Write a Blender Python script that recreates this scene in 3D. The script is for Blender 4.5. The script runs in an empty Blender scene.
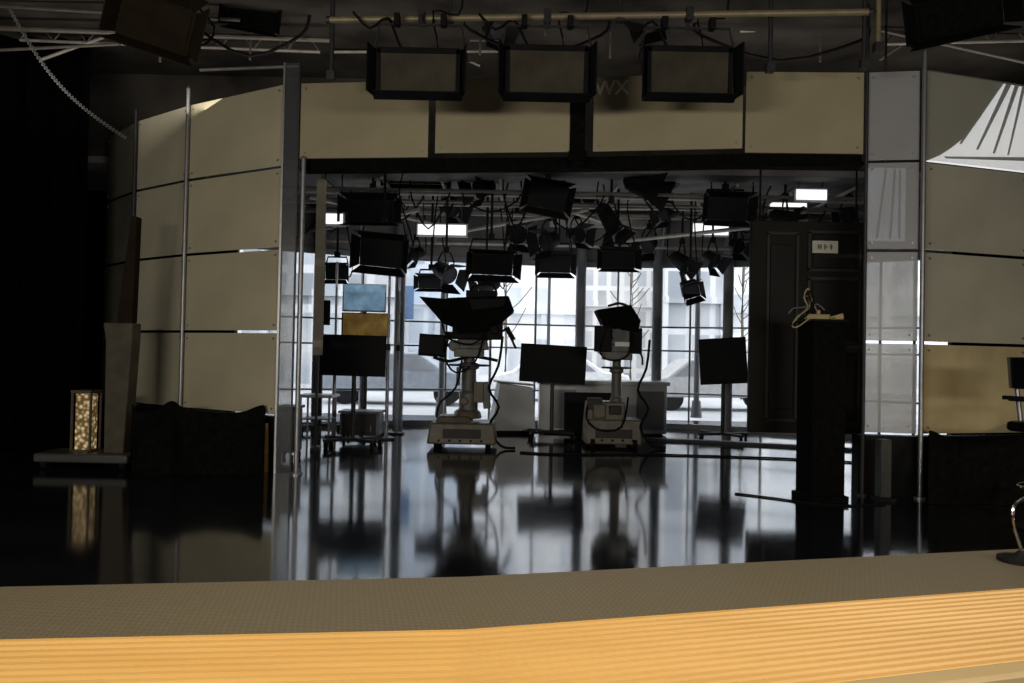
import bpy, math, random
from mathutils import Vector, Matrix, Euler
random.seed(7)
S=bpy.context.scene
S.view_settings.view_transform='Standard'
C=1.25; F=796.0
# ---------------- camera
cd=bpy.data.cameras.new('camera'); cam=bpy.data.objects.new('camera',cd)
S.collection.objects.link(cam); S.camera=cam
cd.sensor_width=36; cd.lens=F/1024*36; cd.clip_start=.02; cd.clip_end=300
M=(Matrix.Rotation(math.radians(90)+math.atan(13.5/F),3,'X') @ Matrix.Rotation(.02,3,'Z'))
cam.matrix_world=Matrix.Translation((0,0,C))@M.to_4x4()
O=Vector((0,0,C))
def ray(u,v): return M@Vector(((u-512)/F,-(v-341.5)/F,-1))
def P(u,v,y): w=ray(u,v); return O+w*(y/w.y)
def Pz(u,v,z): w=ray(u,v); return O+w*((z-C)/w.z)
def Fl(u,v): return Pz(u,v,0)
def Zat(v,p):
    MT=M.transposed(); a0=MT@(Vector((p[0],p[1],0))-O); b0=MT@Vector((0,0,1))
    k=(341.5-v)/F
    return (k*(-a0.z)-a0.y)/(b0.y+k*b0.z)
# ---------------- materials
MATS={}
def mat(name,col,rough=.5,metal=0,var=.12,scale=6,emit=0,ior=1.5,spec=.5,bump=0):
    if name in MATS: return MATS[name]
    m=bpy.data.materials.new(name); m.use_nodes=True; nt=m.node_tree; b=nt.nodes['Principled BSDF']
    tc=nt.nodes.new('ShaderNodeTexCoord'); n=nt.nodes.new('ShaderNodeTexNoise'); n.inputs['Scale'].default_value=scale
    n.inputs['Detail'].default_value=4
    nt.links.new(tc.outputs['Object'],n.inputs['Vector'])
    r=nt.nodes.new('ShaderNodeValToRGB')
    r.color_ramp.elements[0].position=.3; r.color_ramp.elements[1].position=.7
    r.color_ramp.elements[0].color=(*[c*(1-var) for c in col],1); r.color_ramp.elements[1].color=(*[min(1,c*(1+var)) for c in col],1)
    nt.links.new(n.outputs['Fac'],r.inputs['Fac']); nt.links.new(r.outputs['Color'],b.inputs['Base Color'])
    b.inputs['Roughness'].default_value=rough; b.inputs['Metallic'].default_value=metal; b.inputs['IOR'].default_value=ior
    b.inputs['Specular IOR Level'].default_value=spec
    if emit:
        nt.links.new(r.outputs['Color'],b.inputs['Emission Color']); b.inputs['Emission Strength'].default_value=emit
    if bump:
        bp=nt.nodes.new('ShaderNodeBump'); bp.inputs['Strength'].default_value=bump
        nt.links.new(n.outputs['Fac'],bp.inputs['Height']); nt.links.new(bp.outputs['Normal'],b.inputs['Normal'])
    MATS[name]=m; return m
BLK=mat('black_metal',(.009,.009,.010),.6,0,.3,spec=.12)
BLKG=mat('black_gloss',(.006,.006,.008),.25,0,.3,spec=.3)
CLOTH=mat('black_cloth',(.006,.006,.006),.95,0,.4,20,spec=.05)
CURT=mat('black_curtain',(.002,.002,.0025),1,0,.4,20,spec=0)
STEEL=mat('brushed_steel',(.36,.36,.38),.4,.7,.1,20)
DSTEEL=mat('dark_steel',(.045,.045,.05),.5,.4,.2,20)
BEIGE=mat('beige_frosted_glass',(.58,.52,.37),.35,0,.14,1.0,spec=.5)
BEIGE2=mat('gold_beige_glass',(.44,.38,.25),.3,0,.14,1.0,spec=.5)
BEIGE3=mat('pale_beige_glass',(.47,.45,.37),.25,0,.16,1.0,spec=.5)
BEIGE4=mat('warm_beige_glass',(.54,.46,.28),.3,0,.2,2,spec=.4)
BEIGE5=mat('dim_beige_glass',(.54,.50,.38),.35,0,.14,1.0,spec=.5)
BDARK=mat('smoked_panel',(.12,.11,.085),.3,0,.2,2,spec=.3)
PIPE=mat('tan_painted_pipe',(.28,.23,.14),.45,.2,.15,10)
TAN=mat('tan_diffuser',(.058,.050,.036),.6,0,.25,5,spec=.2)
PED=mat('beige_enamel',(.13,.112,.078),.45,0,.25,8)
PEDG=mat('grey_enamel',(.13,.125,.115),.45,0,.25,8)
WHITE=mat('white_laminate',(.60,.61,.63),.3,0,.06,4)
GREY=mat('grey_laminate',(.20,.21,.23),.4,0,.1,4)
SCREEN=mat('dark_screen',(.005,.005,.007),.5,0,.2,spec=.1)
RUB=mat('rubber',(.010,.010,.010),.8,0,.3,spec=.1)
AMB=mat('amber_screen',(.40,.25,.07),.5,0,.5,5,emit=.15,spec=.1)
BLU=mat('blue_screen',(.16,.27,.38),.5,0,.5,4,emit=.6,spec=.1)
AMBER=mat('amber_wood',(.32,.19,.06),.5,0,.2,12)
BROWN=mat('grey_brown_board',(.10,.084,.062),.7,0,.2,6,spec=.2)
BRDK=mat('dark_brown_metal',(.024,.017,.011),.8,0,.2,6,spec=.05)
LENS=mat('lens_glass',(.01,.01,.014),.3,0,.1,spec=.2)
LIT=mat('lit_panel',(1,1,.98),.5,0,.03,2,emit=1.1)
LITS=mat('reflection_glow',(.95,.97,1),.5,0,.10,2,emit=.70)
LITG=mat('grey_reflection_glow',(.62,.66,.78),.5,0,.15,2,emit=.85)
SKIN=mat('yellow_plastic',(.5,.42,.18),.5,0,.2,6)
CEIL=mat('dark_ceiling',(.045,.041,.037),.95,0,.5,1.5,spec=.05)
CEILB=mat('dark_grey_ceiling',(.20,.19,.185),.9,0,.4,1.5,spec=.1)
WALLB=mat('black_wall',(.003,.003,.003),.95,0,.3,2,spec=0)
FLAT=mat('dark_brown_flat',(.011,.009,.007),.6,0,.3,3,spec=.2)
FLATM=mat('flat_moulding',(.024,.021,.018),.5,0,.2,6,spec=.3)
FRAME=mat('window_frame',(.24,.245,.26),.5,.1,.1,5)
def glassmat(name,col,opac,rough=.08):
    m=bpy.data.materials.new(name); m.use_nodes=True; nt=m.node_tree; nt.nodes.clear()
    o=nt.nodes.new('ShaderNodeOutputMaterial'); t=nt.nodes.new('ShaderNodeBsdfTransparent')
    p=nt.nodes.new('ShaderNodeBsdfPrincipled'); p.inputs['Base Color'].default_value=(*col,1); p.inputs['Roughness'].default_value=rough
    n=nt.nodes.new('ShaderNodeTexNoise'); n.inputs['Scale'].default_value=2
    tc=nt.nodes.new('ShaderNodeTexCoord'); nt.links.new(tc.outputs['Object'],n.inputs['Vector'])
    mr=nt.nodes.new('ShaderNodeMapRange'); mr.inputs['To Min'].default_value=opac*.8; mr.inputs['To Max'].default_value=min(1,opac*1.2)
    nt.links.new(n.outputs['Fac'],mr.inputs['Value'])
    x=nt.nodes.new('ShaderNodeMixShader'); nt.links.new(mr.outputs['Result'],x.inputs['Fac'])
    nt.links.new(t.outputs[0],x.inputs[1]); nt.links.new(p.outputs[0],x.inputs[2]); nt.links.new(x.outputs[0],o.inputs['Surface'])
    return m
PANE=glassmat('window_glass',(.6,.65,.7),.07)
LAV=glassmat('lavender_frosted_glass',(.48,.48,.50),.72,.3)
HAZE=glassmat('reflection_haze',(.5,.5,.46),.25,.3)
FIN=glassmat('clear_glass_fin',(.10,.105,.12),.5,.3)
def floormat():
    m=mat('polished_black_floor',(.017,.018,.023),.06,0,.35,1.2,ior=2.15)
    nt=m.node_tree; b=nt.nodes['Principled BSDF']
    n=nt.nodes.new('ShaderNodeTexNoise'); n.inputs['Scale'].default_value=2.5; n.inputs['Detail'].default_value=6
    mr=nt.nodes.new('ShaderNodeMapRange'); mr.inputs['To Min'].default_value=.05; mr.inputs['To Max'].default_value=.12
    tc=nt.nodes.new('ShaderNodeTexCoord'); nt.links.new(tc.outputs['Object'],n.inputs['Vector'])
    nt.links.new(n.outputs['Fac'],mr.inputs['Value']); nt.links.new(mr.outputs['Result'],b.inputs['Roughness'])
    return m
FLOOR=floormat()
def brickmat(name,wall,win,w,h,mort,off=0.0):
    m=bpy.data.materials.new(name); m.use_nodes=True; nt=m.node_tree; b=nt.nodes['Principled BSDF']
    tc=nt.nodes.new('ShaderNodeTexCoord'); sp=nt.nodes.new('ShaderNodeSeparateXYZ'); cb=nt.nodes.new('ShaderNodeCombineXYZ')
    nt.links.new(tc.outputs['Object'],sp.inputs[0]); nt.links.new(sp.outputs['X'],cb.inputs['X']); nt.links.new(sp.outputs['Z'],cb.inputs['Y'])
    br=nt.nodes.new('ShaderNodeTexBrick'); br.offset=off; br.inputs['Scale'].default_value=1; br.inputs['Mortar Smooth'].default_value=.4
    br.inputs['Brick Width'].default_value=w; br.inputs['Row Height'].default_value=h; br.inputs['Mortar Size'].default_value=mort
    br.inputs['Color1'].default_value=(*win,1); br.inputs['Color2'].default_value=(*[min(.9,c*1.7) for c in win],1); br.inputs['Mortar'].default_value=(*wall,1)
    nt.links.new(cb.outputs[0],br.inputs['Vector'])
    nz=nt.nodes.new('ShaderNodeTexNoise'); nz.inputs['Scale'].default_value=.35; nt.links.new(tc.outputs['Object'],nz.inputs['Vector'])
    mx=nt.nodes.new('ShaderNodeMix'); mx.data_type='RGBA'; mr=nt.nodes.new('ShaderNodeMapRange'); mr.inputs['From Min'].default_value=.4; mr.inputs['From Max'].default_value=.65; mr.inputs['To Max'].default_value=.75
    nt.links.new(nz.outputs['Fac'],mr.inputs['Value']); nt.links.new(mr.outputs['Result'],mx.inputs['Factor'])
    nt.links.new(br.outputs['Color'],mx.inputs[6]); mx.inputs[7].default_value=(*[c*.95 for c in wall],1)
    nt.links.new(mx.outputs[2],b.inputs['Base Color']); b.inputs['Roughness'].default_value=.7
    return m
# ---------------- mesh builder
class MB:
    def __init__(s): s.v=[]; s.f=[]; s.mi=[]
    def add(s,vs,fs,mi=0):
        o=len(s.v); s.v+= [Vector(x) for x in vs]; s.f+=[[i+o for i in f] for f in fs]; s.mi+=[mi]*len(fs); return s
    def box(s,c,size,rot=(0,0,0),top=(1,1),mi=0):
        R=Euler(rot).to_matrix(); x,y,z=[a/2 for a in size]; vs=[]
        for k,(sx,sy) in ((-1,(1,1)),(1,top)):
            for a,b in ((-1,-1),(1,-1),(1,1),(-1,1)): vs.append(Vector(c)+R@Vector((a*x*sx,b*y*sy,k*z)))
        return s.add(vs,[[3,2,1,0],[4,5,6,7],[0,1,5,4],[1,2,6,5],[2,3,7,6],[3,0,4,7]],mi)
    def cyl(s,p0,p1,r0,r1=None,n=14,mi=0):
        r1=r0 if r1 is None else r1; p0=Vector(p0);p1=Vector(p1); q=(p1-p0).to_track_quat('Z','Y'); vs=[]
        for p,r in ((p0,r0),(p1,r1)):
            for i in range(n): a=2*math.pi*i/n; vs.append(p+q@Vector((r*math.cos(a),r*math.sin(a),0)))
        fs=[[i,(i+1)%n,n+(i+1)%n,n+i] for i in range(n)]+[list(range(n))[::-1],list(range(n,2*n))]
        return s.add(vs,fs,mi)
    def lathe(s,c,prof,n=20):
        c=Vector(c); vs=[]
        for r,z in prof:
            for i in range(n): a=2*math.pi*i/n; vs.append(c+Vector((r*math.cos(a),r*math.sin(a),z)))
        fs=[]
        for k in range(len(prof)-1):
            for i in range(n): fs.append([k*n+i,k*n+(i+1)%n,(k+1)*n+(i+1)%n,(k+1)*n+i])
        fs+= [list(range(n))[::-1],[ (len(prof)-1)*n+i for i in range(n)]]
        return s.add(vs,fs)
    def tube(s,pts,r,n=7,smooth=3):
        pts=[Vector(p) for p in pts]
        if smooth and len(pts)>2:
            q=[]
            for i in range(len(pts)-1):
                p0=pts[max(i-1,0)];p1=pts[i];p2=pts[i+1];p3=pts[min(i+2,len(pts)-1)]
                for j in range(smooth):
                    t=j/smooth; q.append(.5*((2*p1)+(p2-p0)*t+(2*p0-5*p1+4*p2-p3)*t*t+(3*p1-p0-3*p2+p3)*t**3))
            q.append(pts[-1]); pts=q
        vs=[]
        for i,p in enumerate(pts):
            d=(pts[min(i+1,len(pts)-1)]-pts[max(i-1,0)]); qq=d.to_track_quat('Z','Y')
            for k in range(n): a=2*math.pi*k/n; vs.append(p+qq@Vector((r*math.cos(a),r*math.sin(a),0)))
        m=len(pts); fs=[[i*n+k,i*n+(k+1)%n,(i+1)*n+(k+1)%n,(i+1)*n+k] for i in range(m-1) for k in range(n)]
        fs+=[list(range(n))[::-1],[(m-1)*n+k for k in range(n)]]
        return s.add(vs,fs)
    def prism(s,pts,z0,z1,mi=0):
        n=len(pts); vs=[(p[0],p[1],z0) for p in pts]+[(p[0],p[1],z1) for p in pts]
        return s.add(vs,[list(range(n))[::-1],list(range(n,2*n))]+[[i,(i+1)%n,n+(i+1)%n,n+i] for i in range(n)],mi)
    def slab(s,pts,off,mi=0):
        n=len(pts); off=Vector(off); pts=[Vector(p) for p in pts]
        return s.add(pts+[p+off for p in pts],[list(range(n)),list(range(2*n-1,n-1,-1))]+[[i,n+i,n+(i+1)%n,(i+1)%n] for i in range(n)],mi)
    def obj(s,name,mats,parent=None,loc=(0,0,0),rot=(0,0,0),bevel=0,kind=None):
        me=bpy.data.meshes.new(name); me.from_pydata([tuple(v) for v in s.v],[],s.f)
        if not isinstance(mats,(list,tuple)): mats=[mats]
        for m in mats: me.materials.append(m)
        me.polygons.foreach_set('material_index',s.mi)
        me.polygons.foreach_set('use_smooth',[True]*len(me.polygons)); me.update()
        try: me.set_sharp_from_angle(angle=math.radians(35))
        except Exception: pass
        o=bpy.data.objects.new(name,me); S.collection.objects.link(o)
        o.location=loc; o.rotation_euler=rot
        if parent: o.parent=parent
        if bevel:
            b=o.modifiers.new('bevel','BEVEL'); b.width=bevel; b.segments=2; b.limit_method='ANGLE'
        if kind: o['kind']=kind
        return o
def tag(o,label,cat,group=None):
    o['label']=label; o['category']=cat
    if group: o['group']=group
    return o
def thing(name,label,cat,loc=(0,0,0),rot=(0,0,0),group=None,scale=1):
    e=bpy.data.objects.new(name,None); S.collection.objects.link(e); e.location=loc; e.rotation_euler=rot; e.empty_display_size=.1
    e.scale=(scale,)*3
    tag(e,label,cat,group); return e
def wallseg(name,a,b,z0,z1,m,t=.1):
    a=Vector((a[0],a[1],0)); b=Vector((b[0],b[1],0)); d=(b-a).normalized(); n=Vector((-d.y,d.x,0))
    mb=MB(); mb.prism([a,b,b+n*t,a+n*t],z0,z1); return mb.obj(name,m,kind='structure')

# ---------------- curve of the drum wall at z=4
K={}
for u,v in ((60,165),(108,137),(138,120),(190,104),(285,83),(300,82),(432,79),(585,76),(745,70),(866,71),(922,69),(1030,86),(1130,112)):
    p=Pz(u,v,4.0); K[u]=Vector((p.x,p.y,0))
# ---------------- room shell
HX=9.5
win_u=[(235,12.6),(320,13.2),(400,13.8),(490,14.2),(579,14.4),(655,14.3),(725,14.0),(800,13.4),(880,12.8),(950,12.2)]
WP=[]
for u,d in win_u:
    p=P(u,358,d); WP.append(Vector((p.x,p.y,0)))
MB().box((0,6.5,-.05),(2*HX+.2,19.2,.1)).obj('floor',FLOOR,kind='structure')
MB().box((0,3.8,4.95),(2*HX,13.6,.1)).obj('ceiling',CEIL,kind='structure')
MB().box((0,13.4,3.76),(2*HX,5.6,.1)).obj('ceiling',CEILB,kind='structure')
MB().box((0,10.62,4.35),(2*HX,.1,1.1)).obj('wall_fascia',CEIL,kind='structure')
MB().box((-HX,6.5,2.45),(.1,19.2,4.9)).obj('wall_left',WALLB,kind='structure')
MB().box((HX,6.5,2.45),(.1,19.2,4.9)).obj('wall_right',WALLB,kind='structure')
MB().box((0,-3,2.45),(2*HX,.1,4.9)).obj('wall_rear',WALLB,kind='structure')
wallseg('wall_back',(-HX,12.4),WP[0],0,3.75,WALLB); wallseg('wall_back',WP[-1],(HX,11.8),0,3.75,WALLB)
WT=2.95
for i in range(len(WP)-1):
    a,b=WP[i],WP[i+1]; L=(b-a).length; ang=math.atan2(b.y-a.y,b.x-a.x)
    wallseg('wall_bulkhead',a,b,WT,3.75,CEILB)
    fr=MB(); w=.03
    for z in (.04,.62,1.38,1.80,WT-.04): fr.box((L/2,0,z),(L,.07,.028 if 0.1<z<2.5 else .09))
    nv=2
    for k in range(nv+1): fr.box((L*k/nv,0,WT/2),(w,.08,WT))
    f=fr.obj('window_%d'%(i+1),FRAME,loc=a,rot=(0,0,ang),kind='structure')
    MB().box((L/2,.01,WT/2),(L-.06,.008,WT-.1)).obj('glass_pane',PANE,parent=f)
n=0
for i in (1,2,4,5,6,7):
    n+=1; p=WP[i]; r=.09
    MB().cyl((p.x,p.y-.16,0),(p.x,p.y-.16,3.71),r,n=20).obj('trim_%d'%n,mat('column_paint',(.22,.23,.25),.5),kind='structure')
# exterior
MB().box((0,75,-.2),(160,121,.1)).obj('ground',mat('asphalt',(.40,.41,.43),.9,0,.2,.3),kind='structure')
def building(u0,u1,d,h,m,label):
    a=P(u0,360,d); b=P(u1,360,d)
    mb=MB(); w=b.x-a.x
    mb.box((w/2,.9,h/2),(w,1.8,h)); mb.box((w/2,.9,h+.2),(w,2.0,.4)); mb.box((w/2,-.1,3.6),(w,.3,.25))
    k=max(2,int(w/1.6))
    for i in range(k+1): mb.box((i*w/k,-.08,1.8),(.22,.2,3.6))
    o=mb.obj('building',m,loc=(a.x,d,-.15)); tag(o,label,'building','buildings across the street')
building(130,402,30,12,brickmat('facade_a',(.48,.49,.51),(.18,.20,.22),1.0,1.5,.2),'grey stone office building seen through the windows')
building(404,470,34,16,brickmat('facade_b',(.66,.70,.76),(.34,.39,.46),.9,1.7,.13),'pale blue glazed building across the street')
building(472,578,40,18,brickmat('facade_c',(.92,.92,.93),(.58,.61,.65),1.4,2.6,.46),'sunlit white building with narrow windows')
building(581,662,33,16,brickmat('facade_d',(.70,.69,.67),(.30,.31,.33),.55,.85,.12),'stone building with rows of small windows')
building(664,722,30,14,brickmat('facade_e',(.58,.59,.61),(.22,.24,.27),.9,2.4,.13),'grey building with tall dark windows')
building(724,1000,35.5,14,brickmat('facade_f',(.84,.85,.87),(.42,.45,.48),1.8,2.3,.35),'pale street building with wide windows')
def street_lamp(u,d):
    p=P(u,360,d); t=thing('street_lamp','dark metal street lamp on the pavement','street lamp',(p.x,p.y,-.15),group='street lamps outside')
    MB().cyl((0,0,0),(0,0,5),.07,.05).cyl((0,0,0),(0,0,.4),.14,.1).tube([(0,0,5),(0,0,5.4),(.3,0,5.6),(.8,0,5.6)],.04).obj('pole',DSTEEL,t)
    MB().box((.95,0,5.58),(.5,.2,.12)).obj('lamp_head',DSTEEL,t)
street_lamp(548,30); street_lamp(697,19); street_lamp(442,18)
def tree(u,d,h):
    p=P(u,360,d); t=thing('street_tree','bare thin street tree on the pavement','tree',(p.x,p.y,-.15),group='street trees')
    rt=random.Random(u); mb=MB().tube([(0,0,0),(.03,0,h*.3),(-.02,0,h*.6),(.02,0,h)],.05,smooth=2)
    for i in range(14):
        z=h*(.35+.6*i/14); a=rt.uniform(0,6.28); l=rt.uniform(.5,1.2)*(1.1-i/16)
        mb.tube([(0,0,z),(l*.5*math.cos(a),l*.5*math.sin(a),z+l*.4),(l*math.cos(a),l*math.sin(a),z+l)],.018,n=5,smooth=2)
    mb.obj('trunk',BROWN,t)
tree(505,28,5.5); tree(630,29,5); tree(742,28,5)
def car(u,d,col,nm):
    p=P(u,360,d); t=thing('car','parked %s car at the kerb outside'%nm,'car',(p.x,p.y,-.15),group='cars in the street')
    prof=[(-2.1,.35),(-2.15,.75),(-1.5,.9),(-.9,1.4),(.6,1.42),(1.3,.95),(2.05,.85),(2.15,.4)]
    MB().slab([(x,-.85,z) for x,z in prof],(0,1.7,0)).obj('body',mat('car_paint_'+nm,col,.25),t,bevel=.05)
    MB().slab([(x,-.86,z) for x,z in [(-1.3,.92),(-.82,1.33),(.52,1.35),(1.05,.95)]],(0,1.72,0)).obj('window_glass',GREY,t)
    for x in (-1.35,1.35):
        for y in (-.8,.6): MB().cyl((x,y,.33),(x,y+.22,.33),.33,n=20).obj('wheel',RUB,t)
car(400,22,(.25,.28,.32),'grey'); car(715,22,(.4,.4,.4),'silver'); car(560,25,(.65,.66,.67),'white')
p=P(401,335,19); e=thing('street_banner','faded blue vertical banner on a pole outside','banner',(p.x,p.y,-.15))
MB().cyl((0,0,0),(0,0,3.4),.04).obj('pole',DSTEEL,e); MB().box((.16,0,2.6),(.26,.02,.8)).obj('banner_cloth',mat('banner_blue',(.13,.22,.38),.8),e)

# ---------------- drum panels
ZR=[4.0,3.14,2.30,1.44,.58]
def panel(a,b,z0,z1,m,label,group,name='wall_panel',gap=.014,shape=None,off=0,t=.02,bolts=True):
    a=Vector(a); b=Vector(b); L=(b-a).length; ang=math.atan2(b.y-a.y,b.x-a.x)
    e=thing(name,label,'wall panel',(a.x,a.y,z0),(0,0,ang),group)
    h=z1-z0
    pts=shape if shape else [(gap,gap),(L-gap,gap),(L-gap,h-gap),(gap,h-gap)]
    if shape: pts=[(s*L,q*h) for s,q in shape]
    MB().slab([(x,off,z) for x,z in pts],(0,t,0)).obj('glass_sheet',m,e,bevel=.004)
    if not shape and bolts:
        for x in (.07,L-.07):
            for z in (.07,h-.07):
                MB().cyl((x,off-.012,z),(x,off+t+.03,z),.011,n=10).obj('bolt',STEEL,e)
    return e
def column(u0,u1,mats,label,group,rows=ZR):
    for i in range(len(rows)-1): panel(K[u0],K[u1],rows[i+1],rows[i],mats[i],label,group)
def inter(a,b,t): return K[a].lerp(K[b],t)
column(190,285,[BEIGE]*4,'beige frosted glass panel on the curved wall','beige wall panels')
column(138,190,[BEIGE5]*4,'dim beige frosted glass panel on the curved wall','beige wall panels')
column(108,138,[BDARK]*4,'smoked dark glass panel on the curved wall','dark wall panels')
column(866,922,[LAV]*4,'translucent lavender glass panel beside the opening','translucent wall panels')
K[925]=inter(922,1030,.03)
for i in range(1,4): panel(K[925],K[1030],ZR[i+1],ZR[i],[None,BEIGE3,BEIGE3,BEIGE4][i],'pale beige frosted glass panel on the curved wall','beige wall panels')
arc=[(.03,.01),(.14,.08),(.24,.17),(.34,.28),(.43,.41),(.52,.56),(.60,.74),(.68,.99)]  # outline of the window reflection, cut into the panel shape
fan=panel(K[925],K[1030],ZR[1],ZR[0],BEIGE3,'beige glossy glass panel with a fan-shaped window reflection built in','beige wall panels',shape=[(.01,.01)]+arc+[(.01,.99)])
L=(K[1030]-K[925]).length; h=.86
MB().slab([(s*L,.02,q*h) for s,q in arc[:1]+[(.99,.01),(.99,.99)]+arc[:0:-1]],(0,.02,0)).obj('fan_reflection',LITS,fan)  # glowing sheet imitates a window reflected in the glass
MB().slab([(.01*L,-.02,.01*h),(.99*L,-.02,.01*h),(.99*L,-.02,.99*h),(.01*L,-.02,.99*h)],(0,.008,0)).obj('added_haze_sheet',HAZE,fan)  # added hazy sheet softens the imitated reflection
BARM=mat('reflection_bar_grey',(.42,.43,.45),.6)
for (x0,z0,x1,z1,w0,w1) in ((.34,.24,.72,.99,.02,.06),(.50,.20,.80,.99,.02,.05),(.66,.18,.88,.99,.02,.04),(.80,.18,.95,.99,.015,.03),(.20,.08,.99,.18,.02,.03)):
    MB().slab([((x0-w0/2)*L,.010,z0*h),((x0+w0/2)*L,.010,(z0-(.02 if z1-z0<.2 else 0))*h),((x1+w1/2)*L,.010,(z1-(.04 if z1-z0<.2 else 0))*h),((x1-w1/2)*L,.010,z1*h)],(0,.006,0)).obj('reflection_bar',BARM,fan)  # grey bars imitate the stripes of the reflected window
column(1030,1130,[BEIGE3]*4,'pale beige frosted glass panel on the curved wall','beige wall panels')
# header
G='header panels over the opening'
hd=[(300,432,.0,.99),(432,585,.02,.92),(585,745,.05,1),(745,866,.0,1)]
for i,(u0,u1,t0,t1) in enumerate(hd):
    a=inter(u0,u1,t0); b=inter(u0,u1,t1)
    e=panel(a,b,3.2+(.04 if i in(1,2) else 0),4.0,BEIGE2,'gold-beige glossy glass panel hung above the opening',G)
    if i==2:
        tcv=bpy.data.curves.new('lettering','FONT'); tcv.body='WX'; tcv.size=.19; tcv.extrude=.001; tcv.offset=.004
        to=bpy.data.objects.new('lettering',tcv); S.collection.objects.link(to); tcv.materials.append(mat('pale_letter',(.9,.88,.8),.5))
        bpy.context.view_layer.update()
        dg=bpy.context.evaluated_depsgraph_get(); me=bpy.data.meshes.new_from_object(to.evaluated_get(dg))
        o2=bpy.data.objects.new('printed_lettering',me); S.collection.objects.link(o2); o2.parent=e; o2.location=(.02,-.006,.57); o2.rotation_euler=(math.radians(90),0,0)
        bpy.data.objects.remove(to)
vs=[K[u]+Vector((0,.07,0)) for u in (300,432,585,745,866)]
mb=MB(); mb.prism([v for v in vs]+[v+Vector((0,.14,0)) for v in vs[::-1]],3.10,3.22)
tag(mb.obj('header_beam',CLOTH),'black curved beam under the header panels','beam')
mb=MB(); c=inter(432,585,.96); mb.box((c.x,c.y+.02,3.58),(.14,.12,.96)); mb.box((c.x,c.y-.05,3.2),(.18,.05,.1))
tag(mb.obj('cable_box',CLOTH,bevel=.01),'black vertical cable box between header panels','box')
def post(p,r,top,m,label,g='steel posts of the curved wall'):
    e=thing('steel_post',label,'post',(p.x,p.y,0),group=g)
    MB().cyl((0,0,.02),(0,0,top),r,n=12).obj('shaft',m,e)
    MB().cyl((0,0,0),(0,0,.02),r*2.5,n=16).obj('foot_plate',m,e)
    MB().cyl((0,0,top),(0,0,top+.03),r*1.2,r*.4,n=12).obj('cap',m,e)
up=Vector((0,-.05,0))
post(K[190]+up,.020,4.15,STEEL,'slim brushed steel post between panels')
post(K[138]+up,.018,4.1,DSTEEL,'slim dark steel post between panels')
p=K[300]+Vector((.07,-.05,0)); post(p,.026,3.2,STEEL,'slim brushed steel post beside the opening')
post(K[922]+Vector((.0,-.05,0)),.022,4.25,STEEL,'slim brushed steel post between panels')
post(K[866]+Vector((0,-.03,0)),.016,4.6,DSTEEL,'slim dark steel post beside the opening')
a=K[285]+Vector((.0,-.02,0)); b=K[300]+Vector((-.01,.02,0))
e=thing('glass_fin','full height murky glass fin with steel edge','glass panel',(a.x,a.y,0),(0,0,math.atan2(b.y-a.y,b.x-a.x)))
Lf=(b-a).length
MB().box((Lf/2,.01,2.1),(Lf,.015,4.2)).obj('glass_sheet',FIN,e)
MB().box((.0,.01,2.1),(.02,.04,4.2)).obj('steel_edge',STEEL,e)
MB().box((Lf,.01,2.1),(.015,.03,4.2)).obj('steel_edge',DSTEEL,e)
def kick(us,lab):
    vs=[K[u]+Vector((0,.06,0)) for u in us]
    mb=MB(); mb.prism(vs+[v+Vector((0,.15,0)) for v in vs[::-1]],0,.56)
    tag(mb.obj('low_plinth_wall',BLK),lab,'low wall')
kick((108,138,190,285),'black low plinth under the beige panels')
kick((866,922,1030,1130),'black low plinth under the pale panels')
c=P(886,240,K[866].y+.35)  # glowing panel added to imitate the bright reflection on the glass column
e=thing('reflection_panel','added glowing panel imitating the reflection on translucent glass','reflection panel',c)
MB().box((0,0,.35),(.36,.03,.72)).obj('diffuser',LITG,e)  # glowing sheet of the imitated reflection
MB().box((0,.04,.35),(.38,.05,.76)).obj('housing',BLK,e)  # dark backing of the added reflection panel
for x,a in ((-.06,.12),(.05,.06),(.12,0)): MB().box((x,-.02,.35),(.02,.01,.68),(0,a,0)).obj('reflection_stripe',GREY,e)
MB().cyl((0,.05,.7),(0,.05,4.9-c.z),.012).obj('hanging_rod',DSTEEL,e)
# ---------------- big floodlights on pipe
pa=P(330,20,7.05); pb=P(868,12,6.75)
t=thing('lighting_pipe','tan painted horizontal lighting pipe','pipe',pa)
d=pb-pa
MB().cyl((0,0,0),d,.03,n=14).obj('pipe_tube',PIPE,t)
MB().cyl((-.03,0,0),(0,0,0),.034).obj('end_cap',DSTEEL,t); MB().cyl(d,d+Vector((.03,0,0)),.034).obj('end_cap',DSTEEL,t)
def hanger(u,v0,v1,dd,m=PIPE,r=.022,lab='tan vertical hanger pipe from the ceiling'):
    a=P(u,v1,dd); e=thing('hanger_pipe',lab,'pipe',a,group='vertical hanger pipes')
    MB().cyl((0,0,0),(0,0,4.9-a.z),r).obj('pipe_tube',m,e)
    MB().box((0,0,.02),(.07,.07,.08)).obj('clamp',DSTEEL,e)
DK='dark vertical hanger pipe from the ceiling'
hanger(331,0,78,7.07,DSTEEL,lab=DK); hanger(620,0,20,6.9,DSTEEL,.015,DK); hanger(770,0,70,6.9,DSTEEL,.02,DK); hanger(864,0,66,6.8,DSTEEL,.02,DK); hanger(878,0,50,6.8)
hanger(450,0,20,7,DSTEEL,.015,DK)
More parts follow.
